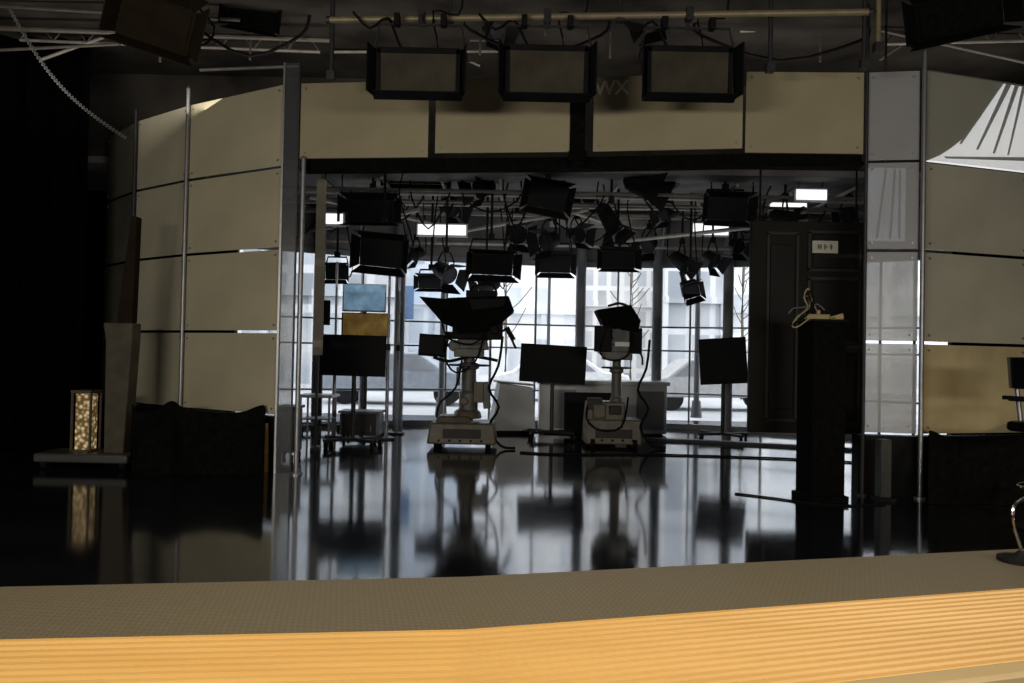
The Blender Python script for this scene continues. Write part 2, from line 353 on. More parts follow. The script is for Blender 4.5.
def flood(u0,v0,u1,v1):
    dd=6.85; c=P((u0+u1)/2,(v0+v1)/2,dd); w=(u1-u0)/F*dd; h=(v1-v0)/F*dd
    tt=((u0+u1)/2-330)/538; top=pa.lerp(pb,tt)
    e=thing('flood_light','black panel flood light with dull brown diffuser on pipe','studio light',c,(0,0,0),'flood lights over the opening')
    wi=w*.93
    mb=MB(); mb.slab([(-wi/2,-.03,-h/2+.03),(wi/2,-.03,-h/2+.03),(wi/2*.99,-.05,h/2),(-wi/2*.99,-.05,h/2)],(0,.14,0)); mb.box((0,.13,0),(wi*.6,.1,h*.6)); mb.obj('housing',BLK,e,bevel=.01)
    MB().box((0,-.055,0),(wi*.86,.02,h*.76),(math.radians(2),0,0)).obj('diffuser',TAN,e)
    fr=MB(); 
    for x in (-1,1): fr.box((x*wi*.455,-.065,0),(.035,.03,h*.9))
    fr.box((0,-.065,-h*.42),(wi*.94,.03,.035)); fr.box((0,-.065,h*.43),(wi*.94,.03,.05)); fr.obj('frame',BLK,e)
    for x in (-1,1):
        MB().box((x*w*.49,-.12,.0),(.012,.16,h*.95),(0,0,x*.25)).obj('barn_door',BLK,e)
    MB().box((0,-.11,-h*.5),(wi,.14,.01),(-.2,0,0)).obj('barn_door',BLK,e)
    tz=top.z-c.z
    MB().tube([(-wi/2,.04,0),(-wi/2-.03,.04,h*.4),(-wi/2+.02,.04,tz-.1),(wi/2-.02,.04,tz-.1),(wi/2+.03,.04,h*.4),(wi/2,.04,0)],.012,smooth=0).obj('yoke',DSTEEL,e)
    MB().box((0,top.y-c.y,tz),(.06,.1,.11)).cyl((0,.04,tz-.12),(0,.04,tz),.015).obj('clamp',DSTEEL,e,bevel=.005)
    for x in (-.25,.25): MB().box((x*w,.02,tz-.07),(.05,.09,.1)).obj('bracket',BLK,e,bevel=.005)
    MB().tube([(.05,.1,h*.2),(.15,.1,h*.6),(.1,.1,tz+.05),(w*.4,.1,tz+.02),(w*.45,.1,tz+.3),(w*.45,.1,4.9-c.z)],.01).obj('power_cable',RUB,e)
    MB().tube([(-.1,.08,h*.3),(-.2,.1,h*.75),(-.3,.1,tz-.02),(-.45,.08,tz-.12),(-.6,.08,tz+.02)],.012).obj('power_cable',RUB,e)
flood(372,50,466,100); flood(500,47,593,102); flood(640,48,736,102)

# ---------------- generic hanging lights
def boxlight(u0,v0,u1,v1,dd,tilt=0,roll=0,yaw=0,ceil=3.71,col=BLK,face=SCREEN,lab='black rectangular studio light hanging from the grid'):
    c=P((u0+u1)/2,(v0+v1)/2,dd); w=(u1-u0)/F*dd; h=(v1-v0)/F*dd; dp=min(w,h)*.6
    e=thing('studio_light',lab,'studio light',c,group='studio lights on the ceiling grid')
    R=Euler((tilt,roll,yaw)).to_matrix()
    def q(*a): return tuple(R@Vector(a))
    rr=(tilt,roll,yaw)
    MB().box((0,0,0),(w*.8,dp,h*.7)).box((0,dp*.6,0),(w*.55,dp*.5,h*.5)).obj('housing',col,e,rot=rr,bevel=.012)
    MB().box((0,-dp*.5-.006,0),(w*.7,.012,h*.58)).obj('lens',face,e,rot=rr)
    for sx in (-1,1):
        MB().slab([(sx*w*.40,-dp*.5,-h*.33),(sx*w*.40,-dp*.5,h*.33),(sx*w*.52,-dp*.5-h*.3,h*.42),(sx*w*.52,-dp*.5-h*.3,-h*.42)],(sx*.01,0,0)).obj('barn_door',col,e,rot=rr)
        MB().slab([(-w*.38,-dp*.5,sx*h*.35),(w*.38,-dp*.5,sx*h*.35),(w*.5,-dp*.5-h*.3,sx*h*.5),(-w*.5,-dp*.5-h*.3,sx*h*.5)],(0,0,sx*.01)).obj('barn_door',col,e,rot=rr)
    cz=ceil-c.z; yy=min(h*.75,cz*.7) if cz>0.1 else .05
    MB().tube([q(-w*.42,0,0),(-w*.42,0,yy*.5),(-w*.36,0,yy),(w*.36,0,yy),(w*.42,0,yy*.5),q(w*.42,0,0)],.014,smooth=0).obj('yoke',BLK,e)
    MB().cyl((0,0,yy),(0,0,max(cz,yy+.02)),.018).box((0,0,yy+.04),(.08,.08,.08)).obj('hanging_rod',BLK,e)
    if cz>.3: MB().tube([(w*.1,dp*.8,h*.1),(w*.35,dp,h*.1-.1),(w*.5,dp,.15),(w*.25,dp*.5,cz*.7),(w*.3,dp*.5,cz)],.011).obj('power_cable',RUB,e)
def fresnel(u0,v0,u1,v1,dd,ax=(0,-1,-.4),ceil=3.71,face=LENS):
    c=P((u0+u1)/2,(v0+v1)/2,dd); w=(u1-u0)/F*dd; h=(v1-v0)/F*dd; r=max(.09,min(w,h)*.42); Lh=max(w,h)*.85
    ax=Vector(ax).normalized()
    e=thing('studio_light','black round spotlight with barn doors on the grid','studio light',c,group='studio lights on the ceiling grid')
    MB().cyl(-ax*Lh*.5,ax*Lh*.25,r*.8,r,n=20).cyl(-ax*Lh*.62,-ax*Lh*.5,r*.5,r*.75,n=16).obj('housing',BLK,e)
    MB().cyl(ax*Lh*.25,ax*(Lh*.25+.012),r*.85,n=20).obj('lens',face,e)
    side=ax.cross(Vector((0,0,1))).normalized(); u2=side.cross(ax)
    for A,B in ((side,u2),(-side,u2),(u2,side),(-u2,side)):
        b0=ax*Lh*.26+A*r; b1=ax*(Lh*.26+r*1.1)+A*r*1.6
        MB().slab([b0-B*r*.8,b0+B*r*.8,b1+B*r*1.3,b1-B*r*1.3],A*.008).obj('barn_door',BLK,e)
    cz=ceil-c.z; yy=min(r*2.2,cz*.7)
    MB().tube([side*r*1.05,side*r*1.1+Vector((0,0,yy*.6)),side*r*.6+Vector((0,0,yy)),-side*r*.6+Vector((0,0,yy)),-side*r*1.1+Vector((0,0,yy*.6)),-side*r*1.05],.013,smooth=0).obj('yoke',BLK,e)
    MB().cyl((0,0,yy),(0,0,cz),.018).box((0,0,yy+.04),(.08,.08,.08)).obj('hanging_rod',BLK,e)
    if cz>.4: MB().tube([-ax*Lh*.6,-ax*Lh*.9+Vector((0,0,-.05)),-ax*Lh*.8+Vector((0,0,cz*.5)),-ax*Lh*.5+Vector((0,0,cz))],.011).obj('power_cable',RUB,e)
boxlight(343,197,402,228,11.2); boxlight(357,232,410,272,10.7,.2,.08)
boxlight(384,166,450,186,11.5,.4); boxlight(465,247,517,278,11.2,.3,0,.2); boxlight(524,178,572,213,10.8,.3,.18)
boxlight(597,249,638,273,11.6)
boxlight(700,192,750,225,11.0,.2,.03); boxlight(536,250,574,276,12.0,.2); boxlight(324,262,350,282,12.3,.2)
boxlight(680,278,700,300,11.8,.4,-.3); boxlight(416,274,446,291,12.1,.1)
fresnel(430,262,462,284,11.5,(.6,-.6,-.4)); fresnel(600,202,622,244,11.0,(.5,-.4,-1)); fresnel(628,166,660,204,10.9,(1,-.4,-.5))
fresnel(537,230,560,252,11.5,(-.6,-.6,-.3)); fresnel(505,222,528,246,12.2,(.3,-1,-.3)); fresnel(672,250,692,275,12.9,(.7,-.4,-.6))
fresnel(472,278,500,294,12.2,(-.8,-.4,-.2)); fresnel(703,250,722,268,12.2,(.5,-.5,-.5)); fresnel(566,226,588,244,12.8,(.6,-.8,-.2)); fresnel(770,208,800,230,11.1,(.8,-.5,-.3))
fresnel(380,180,402,200,12.1,(-.6,-.5,-.5)); fresnel(470,176,495,200,11.3,(-.7,-.5,-.3)); fresnel(655,205,680,222,12.2,(-.7,-.5,-.3))
fresnel(440,196,462,218,12.4,(.7,-.5,-.4)); fresnel(580,184,600,206,12.3,(-.4,-.8,-.4)); fresnel(728,238,746,254,12.9,(.3,-.8,-.4)); fresnel(408,246,424,262,12.9,(-.7,-.5,-.4)); fresnel(640,236,658,254,13.1,(-.5,-.6,-.4)); fresnel(840,205,858,226,11.6,(-.5,-.6,-.4))
# grid pipes (back room)
GP='ceiling grid pipes'
def gpipe(a,b,r=.024,m=DSTEEL,lab='dark steel ceiling grid pipe',nm='grid_pipe'):
    o=MB().cyl((0,0,0),Vector(b)-Vector(a),r,n=10).obj(nm,m,loc=a); tag(o,lab,'pipe',GP); return o
GM=mat('grid_pipe_grey',(.12,.11,.095),.5,.2,.2,8)
GM2=mat('grid_pipe_light',(.30,.28,.25),.5,.2,.2,8)
for i,y in enumerate((10.95,11.35,11.75,12.15,12.55,12.95)): gpipe((-5.5,y,3.50+.03*(i%2)),(5.5,y,3.50+.03*(i%2)),m=GM2 if i%2 else GM)
for i,x in enumerate([-4.2,-3.4,-2.6,-1.8,-1.0,-.2,.6,1.4,2.2,3.0,3.8,4.6]): gpipe((x,10.7,3.60),(x,13.1,3.60),m=GM2 if i%2 else GM)
for x0,x1,z in ((-2.8,-1.2,3.35),(.5,2.0,3.3),(2.5,4.2,3.35),(-1.3,-3.4,3.2),(4.0,1.8,3.15),(1.0,-.9,3.25)): gpipe((x0,10.8,z),(x1,13.0,z),.03,m=GM2,lab='grey diagonal conduit below the ceiling')
for i in range(7):
    x=-3.8+i*1.25
    gpipe((x,13.1,3.05),(x+.05,13.1,3.71),.02,m=GM2,lab='thin vertical drop rod from the ceiling',nm='drop_rod')
gpipe((-4.2,13.15,3.08),(5,13.15,3.08),.03,m=GM2,lab='grey horizontal pipe above the windows')
o=MB().cyl((0,0,0),(1.9,0,0),.14,n=24).obj('air_duct',GM2,loc=(.6,13.45,3.57)); tag(o,'grey round air duct under the ceiling','duct')
rr=random.Random(5)
for i in range(14):
    x=-3.8+i*.6+rr.uniform(-.1,.1); y=rr.uniform(10.9,12.9); w_=rr.uniform(.4,.9); s_=rr.uniform(.15,.45)
    tag(MB().tube([(x,y,3.71),(x+.03,y,3.45),(x+w_*.5,y,3.45-s_),(x+w_,y,3.45),(x+w_+.03,y,3.71)],.013).obj('cable_loop',RUB),'black cable loop drooping under the ceiling','cable','drooping cables')
def brightstrip(u0,v0,u1,v1,dd):
    a=P(u0,(v0+v1)/2,dd); b=P(u1,(v0+v1)/2,dd); w=b.x-a.x; h=(v1-v0)/F*dd
    e=thing('bright_strip','bright white glowing strip near the ceiling','ceiling light',((a.x+b.x)/2,dd,(a.z+b.z)/2),group='bright glowing strips')
    MB().box((0,-.02,0),(w,.02,h)).obj('diffuser',LIT,e); MB().box((0,.03,0),(w+.05,.06,h+.05)).obj('housing',GREY,e)  # on the first three strips, glow and backing stand in for clerestory slots
    for x in (-w*.4,w*.4): MB().cyl((x,.03,h/2),(x,.03,3.71-e.location.z),.01).obj('hanging_rod',DSTEEL,e)
brightstrip(322,214,343,224,11.0); brightstrip(418,225,466,235,11.9); brightstrip(693,224,728,235,12.6); brightstrip(796,190,826,200,10.9); brightstrip(770,203,806,209,11.9); brightstrip(770,209,795,215,12.6)  # first three glow in place of daylit clerestory slots
# front ceiling pipes
for k,(u0,v0,u1,v1,dd,r) in enumerate(((0,28,330,40,8.8,.03),(230,8,520,24,9.0,.02),(470,40,760,36,9.2,.02),(740,30,1010,18,8.8,.03),(0,6,240,20,8.4,.02),(330,52,860,50,9.5,.018),(880,30,1024,62,8.6,.02),(520,4,900,28,9.8,.02),(160,50,330,20,9.3,.02),(560,60,700,10,9.7,.015),(330,36,640,62,9.9,.02),(700,62,860,20,9.6,.02),(200,70,300,66,9.4,.02),(40,60,180,10,9.0,.018),(0,50,120,44,8.9,.018),(930,14,1024,8,8.3,.02),(880,60,960,4,9.0,.016),(350,8,480,66,9.9,.016),(620,66,760,30,10.1,.016))):
    gpipe(P(u0,v0,dd),P(u1,v1,dd),r,m=GM2 if k%2 else GM,lab='dark horizontal pipe under the studio ceiling',nm='ceiling_pipe')
def truss(u0,v0,u1,v1,dd):
    a=P(u0,v0,dd); b=P(u1,v1,dd); d=b-a; Lt=d.length; n=int(Lt/.35)
    e=thing('ceiling_truss','dark lattice truss under the studio ceiling','truss',a,group='ceiling trusses')
    hz=Vector((0,0,.26)); MB().cyl((0,0,0),d,.018,n=8).obj('lower_chord',GM2,e); MB().cyl(hz,d+hz,.018,n=8).obj('upper_chord',GM2,e)
    mb=MB()
    for i in range(n):
        p0=d*(i/n); p1=d*((i+1)/n); pm=d*((i+.5)/n)+hz; mb.cyl(p0,pm,.009,n=6).cyl(pm,p1,.009,n=6)
    mb.obj('lattice_web',GM,e)
    for t_ in (.1,.5,.9):
        q_=d*t_+hz; MB().cyl(q_,Vector((q_.x,q_.y,4.9-a.z)),.008,n=6).obj('hanging_rod',GM,e)
truss(20,40,320,52,9.2); truss(345,44,860,34,10.0); truss(885,44,1060,40,8.7); truss(120,24,500,10,10.2)
for u,v in ((250,60),(290,50),(480,55),(610,58),(545,35),(700,60),(820,62),(950,40),(160,62)):
    a=P(u,v,8.9)
    if a.z<4.9: gpipe(a,(a.x,a.y,4.91),.014,m=GM,lab='thin vertical drop rod from the ceiling',nm='drop_rod')
for u0,u1,v in ((200,300,30),(470,600,30),(700,860,35)):
    a=P(u0,v,8.6); b=P(u1,v+6,8.6); m_=(a+b)/2-Vector((0,0,.25))
    tag(MB().tube([(a.x-.05,a.y,4.9),a,m_,b,(b.x+.1,b.y,4.9)],.018).obj('cable_loop',RUB),'black cable loop drooping under the ceiling','cable','drooping cables')
boxlight(116,-6,200,58,7.6,.2,.2,.4,4.9,BRDK,BRDK,'dim brown studio light high on the ceiling')
boxlight(905,-8,1003,44,6.9,.2,-.15,-.3,4.9,CLOTH,CLOTH,lab='large black studio light high on the ceiling')
boxlight(225,6,280,34,8.6,.2,.1,.2,4.9,CLOTH,CLOTH)
fresnel(640,0,670,32,8.6,(-.5,-.6,-.6),4.9); fresnel(480,14,508,40,8.8,(.6,-.6,-.6),4.9)
# ---------------- pedestal cameras
def pedestal_camera(base,s,variant,rot):
    e=thing('studio_camera',('black studio camera with teleprompter on beige wheeled pedestal','black and grey studio camera on beige wheeled pedestal')[variant],'television camera',base,(0,0,rot),'studio cameras',s)
    mb=MB()
    if variant==0:
        mb.box((0,0,.2),(.92,.75,.28),top=(.92,.9)); mb.box((-.12,0,.37),(.5,.5,.1),top=(.85,.85)); mb.lathe((0.05,0,.38),[(.2,0),(.18,.08),(.15,.12)])
    else:
        mb.box((0,0,.22),(.78,.6,.34),top=(.96,.9)); mb.box((-.10,0,.50),(.56,.45,.26),top=(.92,.9)); mb.box((-.2,-.24,.5),(.18,.04,.2))
    mb.obj('pedestal_base',PED,e,bevel=.025)
    yf=-.36 if variant==0 else -.30
    MB().box((0,yf,.2),(.5,.02,.12),(-.1,0,0)).obj('front_plate',FLATM,e,bevel=.005)
    for k in range(5): MB().cyl((-.3+.14*k,yf,.11),(-.3+.14*k,yf-.02,.11),.016,n=8).obj('knob',BLK,e)
    for x in (-.34,.34):
        k=1 if variant==0 else .85
        for y in (-.25,.25):
            MB().cyl((x*k-.03,y,.07),(x*k+.03,y,.07),.07,n=18).obj('wheel',RUB,e)
    c=MB(); x0=.06
    if variant==0: c.lathe((x0,0,.42),[(.15,0),(.13,.1),(.13,.3),(.10,.34),(.10,.62),(.14,.64),(.14,.70),(.08,.72),(.08,.8)])
    else: c.lathe((x0,0,.42),[(.09,0),(.09,.25),(.07,.27),(.07,.6),(.10,.62),(.10,.68),(.06,.7),(.06,.8)])
    c.obj('column',PEDG,e)
    if variant==0:
        MB().box((x0+.14,-.1,.74),(.13,.1,.28)).box((x0-.14,-.08,.95),(.05,.06,.25)).cyl((x0-.05,-.15,.62),(x0-.05,-.18,.62),.05).obj('control_box',PED,e,bevel=.008)
        MB().box((x0+.24,-.05,.7),(.1,.14,.36),(0,-.12,0)).obj('side_box',PEDG,e,bevel=.01)
        MB().tube([(-.35,-.2,.4),(-.3,-.3,.6),(-.1,-.25,.8),(-.02,-.2,1.2)],.015).obj('base_cable',RUB,e)
    else:
        MB().box((-.26,-.18,.60),(.2,.14,.16)).box((.02,-.22,.52),(.16,.1,.12)).obj('control_box',FLATM,e,bevel=.008)
        MB().tube([(-.35,-.2,.6),(-.38,-.3,.4),(-.2,-.33,.25),(.1,-.33,.3),(.2,-.2,.7)],.014).obj('base_cable',RUB,e)
    R=.27 if variant==0 else .2; pts=[(x0+R*math.cos(a*math.pi/10),R*math.sin(a*math.pi/10),1.1) for a in range(21)]
    MB().tube(pts,.014,smooth=0).cyl((x0-R,0,1.1),(x0+R,0,1.1),.01).cyl((x0,-R,1.1),(x0,R,1.1),.01).obj('steering_ring',DSTEEL,e)
    MB().box((x0,0,1.27),(.40,.3,.12)).box((x0+.04,0,1.38),(.46,.24,.14),top=(.85,.9)).cyl((x0-.2,-.14,1.36),(x0-.2,.14,1.36),.08).obj('pan_head',PEDG,e,bevel=.015)
    if variant==0:
        MB().box((x0,0,1.50),(.66,.26,.10)).box((x0+.05,.0,1.62),(.56,.26,.22)).box((x0+.15,0,1.80),(.5,.24,.2)).obj('camera_body',BLK,e,bevel=.015)
        MB().box((x0+.34,-.1,1.56),(.22,.22,.22)).cyl((x0+.34,-.22,1.58),(x0+.34,-.25,1.58),.06).obj('rear_module',BLK,e,bevel=.01)
        MB().slab([(-.42,-.24,1.95),(-.2,-.24,2.0),(.58,-.24,2.04),(.66,-.24,1.84),(.34,-.24,1.56),(-.08,-.24,1.54)],(0,.46,0)).obj('teleprompter_hood',CLOTH,e,bevel=.01)
        MB().slab([(-.62,-.2,2.01),(-.3,-.2,1.99),(-.05,-.2,1.72),(-.14,-.2,1.60),(-.3,-.2,1.66)],(0,.4,0)).obj('hood_flap',CLOTH,e,bevel=.01)
        MB().slab([(.05,-.25,1.98),(.55,-.25,2.0),(.52,-.25,1.9),(.1,-.25,1.84)],(0,-.012,0)).obj('prompter_screen',SCREEN,e)
        MB().box((x0+.15,.05,2.06),(.42,.2,.12)).tube([(x0,0,2.08),(x0+.05,0,2.18),(x0+.3,0,2.20),(x0+.36,0,2.06)],.018).obj('top_handle',BLK,e,bevel=.01)
        MB().box((-.44,-.1,1.36),(.34,.1,.27),(0,.05,0)).obj('viewfinder',SCREEN,e,bevel=.012)
        MB().box((-.44,-.04,1.36),(.37,.06,.3),(0,.05,0)).obj('viewfinder_shell',BLK,e,bevel=.01)
        MB().cyl((-.3,0,1.36),(x0,0,1.42),.02).obj('viewfinder_arm',DSTEEL,e)
        MB().tube([(-.42,-.05,1.2),(-.2,-.1,1.15),(.1,-.12,1.22),(.45,-.1,1.17)],.022).obj('support_rail',BLK,e)
        MB().tube([(x0+.15,.0,1.4),(x0+.42,-.05,1.55),(x0+.52,-.1,1.6),(x0+.6,-.1,1.4),(x0+.64,-.1,1.34)],.016).cyl((x0+.5,-.1,1.62),(x0+.6,-.1,1.45),.035).obj('pan_handle',BLK,e)
        MB().cyl((x0+.28,0,1.62),(x0+.45,0,1.62),.08,.09,n=20).obj('lens',LENS,e)
        MB().tube([(-.3,-.25,1.66),(-.2,-.28,1.45),(.1,-.28,1.38),(.3,-.26,1.52)],.013).obj('signal_cable',RUB,e)
        MB().tube([(-.2,-.2,1.5),(-.25,-.22,1.2),(-.1,-.22,1.0),(.15,-.2,1.15),(.25,-.2,1.45)],.013).obj('signal_cable',RUB,e)
    else:
        MB().box((x0,0,1.55),(.50,.26,.26)).box((x0-.12,0,1.72),(.2,.2,.1)).obj('camera_body',PEDG,e,bevel=.015)
        MB().box((x0-.22,-.17,1.50),(.24,.06,.36)).obj('viewfinder',SCREEN,e,bevel=.01)
        MB().slab([(-.26,-.2,1.9),(.22,-.2,1.98),(.36,-.2,1.76),(.32,-.2,1.60),(-.14,-.2,1.66)],(0,.4,0)).obj('teleprompter_hood',CLOTH,e,bevel=.01)
        MB().box((x0+.24,-.1,1.48),(.18,.1,.36)).obj('side_module',BLK,e,bevel=.01)
        MB().cyl((x0-.02,-.14,1.56),(x0-.02,-.24,1.56),.07,.08,n=20).obj('lens',LENS,e)
        MB().box((x0+.05,-.14,1.43),(.2,.03,.06)).obj('name_plate',WHITE,e)
        MB().tube([(x0+.15,.0,1.4),(x0+.32,-.1,1.3),(x0+.34,-.14,1.15)],.014).obj('pan_handle',BLK,e)
        MB().tube([(x0-.15,-.1,1.96),(x0,-.1,2.0),(x0+.12,-.1,1.97)],.018).obj('top_handle',BLK,e)
        MB().tube([(-.1,-.2,1.7),(-.2,-.22,1.3),(0,-.2,1.2),(.2,-.2,1.3),(.25,-.2,1.6)],.012).obj('signal_cable',RUB,e)
    MB().tube([(x0+.45,-.05,1.5),(x0+.4,-.1,1.1),(x0+.28,-.15,.8),(x0+.42,-.2,.55),(x0+.3,-.3,.3),(x0+.45,-.3,.05),(x0+.65,-.3,.02)],.018).obj('camera_cable',RUB,e)
b1=Fl(463,446); pedestal_camera(b1,1.0,0,0)
b2=Fl(611,446); pedestal_camera(b2,1.0,1,0)
# ---------------- monitors
def monitor(u0,v0,u1,v1,dd,tilt=0,roll=0,yaw=0,col=SCREEN,lab='black flat monitor on wheeled stand',frame=BLK):
    c=P((u0+u1)/2,(v0+v1)/2,dd); w=(u1-u0)/F*dd; h=(v1-v0)/F*dd
    e=thing('monitor_stand',lab,'monitor',(c.x,c.y,0),(0,0,yaw),'monitors in the studio')
    MB().box((0,0,0),(w,.06,h)).box((0,.045,0),(w*.6,.05,h*.6)).obj('monitor_housing',frame,e,loc=(0,0,c.z),rot=(tilt,roll,0),bevel=.008)
    MB().box((0,-.033,.005),(w*.94,.006,h*.90)).obj('screen',col,e,loc=(0,0,c.z),rot=(tilt,roll,0))
    MB().cyl((0,.1,.1),(0,.1,c.z+h*.2),.03).box((0,.08,c.z),(.2,.06,.16)).obj('pole',DSTEEL,e)
    AN=(.5,2.6,3.8,5.6)
    for a in AN: MB().box((.2*math.cos(a),.1+.2*math.sin(a),.1),(.42,.05,.04),(0,0,a)).obj('base_leg',DSTEEL,e)
    for a in AN: MB().cyl((.38*math.cos(a)-.02,.1+.38*math.sin(a),.04),(.38*math.cos(a)+.02,.1+.38*math.sin(a),.04),.04).obj('caster',RUB,e)
monitor(520,345,586,383,12.0,0,.04)
monitor(320,335,386,376,10.4,0,.01)
monitor(700,338,746,384,12.2,-.03,-.07,-.35)
monitor(342,313,390,337,12.1,0,0,.1,AMB,'monitor with warm amber picture on stand')
monitor(343,284,386,312,12.9,0,0,.1,BLU,'monitor with blue picture in pale frame',frame=WHITE)
monitor(316,300,330,325,12.4,0,0,.4,lab='small dark monitor seen at an angle')
# ---------------- news desk
p=P(602,420,13.0); e=thing('news_desk','white and grey curved presenter desk by the windows','desk',(p.x,13.0,0))
mb=MB(); pts=[]
for i in range(13):
    x=-1.03+2.06*i/12; pts.append((x,-.25+.35*(abs(x))**2*.35))
mb.prism(pts+[(1.03,.45),(-1.03,.45)],.02,.80); mb.obj('body',WHITE,e,bevel=.01)
MB().prism([(x*1.04,y-.05) for x,y in pts]+[(1.08,.5),(-1.08,.5)],.80,.86).obj('desk_top',WHITE,e,bevel=.01)
MB().box((-.62,-.21,.4),(.35,.04,.62),(0,0,-.15)).obj('front_inset',GREY,e); MB().box((.75,-.19,.4),(.45,.04,.62),(0,0,.2)).obj('front_inset',GREY,e)
MB().prism([(-.95,-.2),(.95,-.2),(.9,.4),(-.9,.4)],0,.03).obj('plinth',BLK,e)
p=P(590,410,12.4); e=thing('floor_monitor','large black floor monitor leaning at the desk','monitor',(p.x,12.4,0))
MB().box((0,0,.36),(.8,.07,.66),(-.12,0,0)).obj('monitor_housing',BLK,e,bevel=.01)
MB().box((0,-.04,.37),(.74,.01,.58),(-.12,0,0)).obj('screen',SCREEN,e)
for x in (-.25,.25): MB().box((x,.0,.02),(.06,.4,.04)).obj('foot',DSTEEL,e)
p=P(512,410,12.8); e=thing('side_desk','pale angled counter with sloping white front','desk',(p.x,12.8,0),(0,0,.15))
MB().slab([(-.36,-.2,.05),(.36,-.2,.05),(.30,-.2,.74),(-.22,-.2,.80)],(0,.5,0)).obj('body',WHITE,e,bevel=.01)
MB().box((.03,.05,.8),(.6,.6,.03),(0,.08,0)).obj('desk_top',GREY,e); MB().box((0,.05,.03),(.6,.4,.06)).obj('plinth',BLK,e)
def cart(u,v,dd,w,h,m,lab,nm='equipment_cabinet'):
    p=P(u,v,dd); e=thing(nm,lab,'cabinet',(p.x,dd,0))
    MB().box((0,0,h/2+.06),(w,.4,h-.06)).obj('body',m,e,bevel=.01)
    MB().box((0,-.21,h*.5+.06),(w*.86,.02,h*.8)).obj('door',GREY if m is not GREY else DSTEEL,e,bevel=.005)
    MB().cyl((w*.3,-.235,h*.4),(w*.3,-.235,h*.65),.01).obj('handle',STEEL,e)
    MB().box((0,0,h+.05),(w+.04,.44,.03)).obj('cabinet_top',m,e)
    for x in (-w*.4,w*.4):
        for y in (-.16,.16): MB().cyl((x-.015,y,.035),(x+.015,y,.035),.035).obj('caster',RUB,e)
cart(362,420,11.3,.55,.36,GREY,'low grey wheeled equipment cabinet'); 
p=P(318,420,11.3); e=thing('side_table','small pale table with steel legs','table',(p.x,11.3,0))
MB().box((0,0,.62),(.5,.5,.04)).obj('table_top',WHITE,e,bevel=.008)
for x in (-.2,.2):
    for y in (-.2,.2): MB().cyl((x,y,0),(x,y,.6),.016).obj('leg',STEEL,e)
MB().box((0,0,.3),(.42,.42,.02)).obj('shelf',GREY,e)
cart(288,440,9.2,.22,.55,DSTEEL,'narrow dark equipment cabinet beside the post')
for u,dd,top in ((387,11.5,272),(397,12.3,278),(334,11.7,262)):
    b=P(u,400,dd); z=Zat(top,b); e=thing('light_stand','tall slim silver stand pole','stand',(b.x,b.y,0),group='tall silver poles')
    MB().cyl((0,0,.02),(0,0,z*.55),.026).cyl((0,0,z*.55),(0,0,z),.018).obj('pole',STEEL,e)
    MB().cyl((0,0,0),(0,0,.025),.13,n=20).obj('base_plate',DSTEEL,e); MB().cyl((0,0,z*.53),(0,0,z*.57),.035).obj('collar',DSTEEL,e)
p=P(319,300,10.1); z1=Zat(180,p)
e=thing('scenery_flat','narrow pale beige scenery flat standing on edge','scenery panel',(p.x,p.y,0),(0,0,.2))
MB().box((0,0,z1/2+.6),(.12,.03,z1-1.2)).obj('face',mat('flat_pale',(.46,.43,.34),.6),e); MB().box((0,.03,z1/2),(.03,.03,z1)).box((0,.03,.02),(.12,.3,.04)).obj('brace',DSTEEL,e)
# ---------------- dark door flat, hung from the header beam
DD=8.2
a=P(748,400,DD); b=P(863,400,DD); W=b.x-a.x; mx=(a.x+b.x)/2; mid=Vector((mx,DD,0)); zt=Zat(222,mid); z0=Zat(433,mid); H=zt-z0
e=thing('scenery_door','dark brown panelled scenery door hanging in the opening','scenery panel',(mx,DD,0))
MB().box((0,0,(zt+z0)/2),(W,.08,H)).obj('body',FLAT,e,bevel=.008)
for (x,z,w,h) in ((-.27,z0+H*.5,.30,H*.88),(.26,z0+H*.86,.52,H*.18),(.26,z0+H*.58,.52,H*.3),(.26,z0+H*.22,.52,H*.34)): 
    mb=MB()
    for sx in (-1,1): mb.box((x+sx*w/2,-.048,z),(.028,.02,h))
    for sz in (-1,1): mb.box((x,-.048,z+sz*h/2),(w+.028,.02,.028))
    mb.obj('moulding',FLATM,e)
    MB().box((x,-.044,z),(w*.84,.014,h*.88)).obj('recessed_panel',mat('flat_inner',(.008,.007,.006),.5,0,.3,3,spec=.2),e,bevel=.006)
cx=P(825,247,DD-.06)
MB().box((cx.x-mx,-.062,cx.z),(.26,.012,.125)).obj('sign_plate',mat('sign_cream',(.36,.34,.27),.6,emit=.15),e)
mb=MB(); SG=mat('sign_ink',(.18,.17,.14),.7)
for k,(x,w,h) in enumerate(((-.07,.014,.055),(-.045,.014,.055),(-.058,.03,.012),(-.005,.014,.055),(.012,.03,.012),(.06,.03,.012),(.06,.014,.055))): mb.box((cx.x-mx+x,-.07,cx.z),(w,.004,h))
mb.obj('sign_marks',SG,e)
MB().box((-.07,-.07,1.35),(.04,.05,.16)).obj('handle',DSTEEL,e)
for x in (-W*.42,W*.42): MB().cyl((x,.0,zt),(x,.0,3.3),.010).obj('hanging_rod',BLK,e)
o=MB().cyl((-W*.6,0,0),(W*.5,0,0),.022).obj('hanging_rail',BLK,loc=(mx,DD,3.3)); tag(o,'black steel rail behind the header beam','pipe')
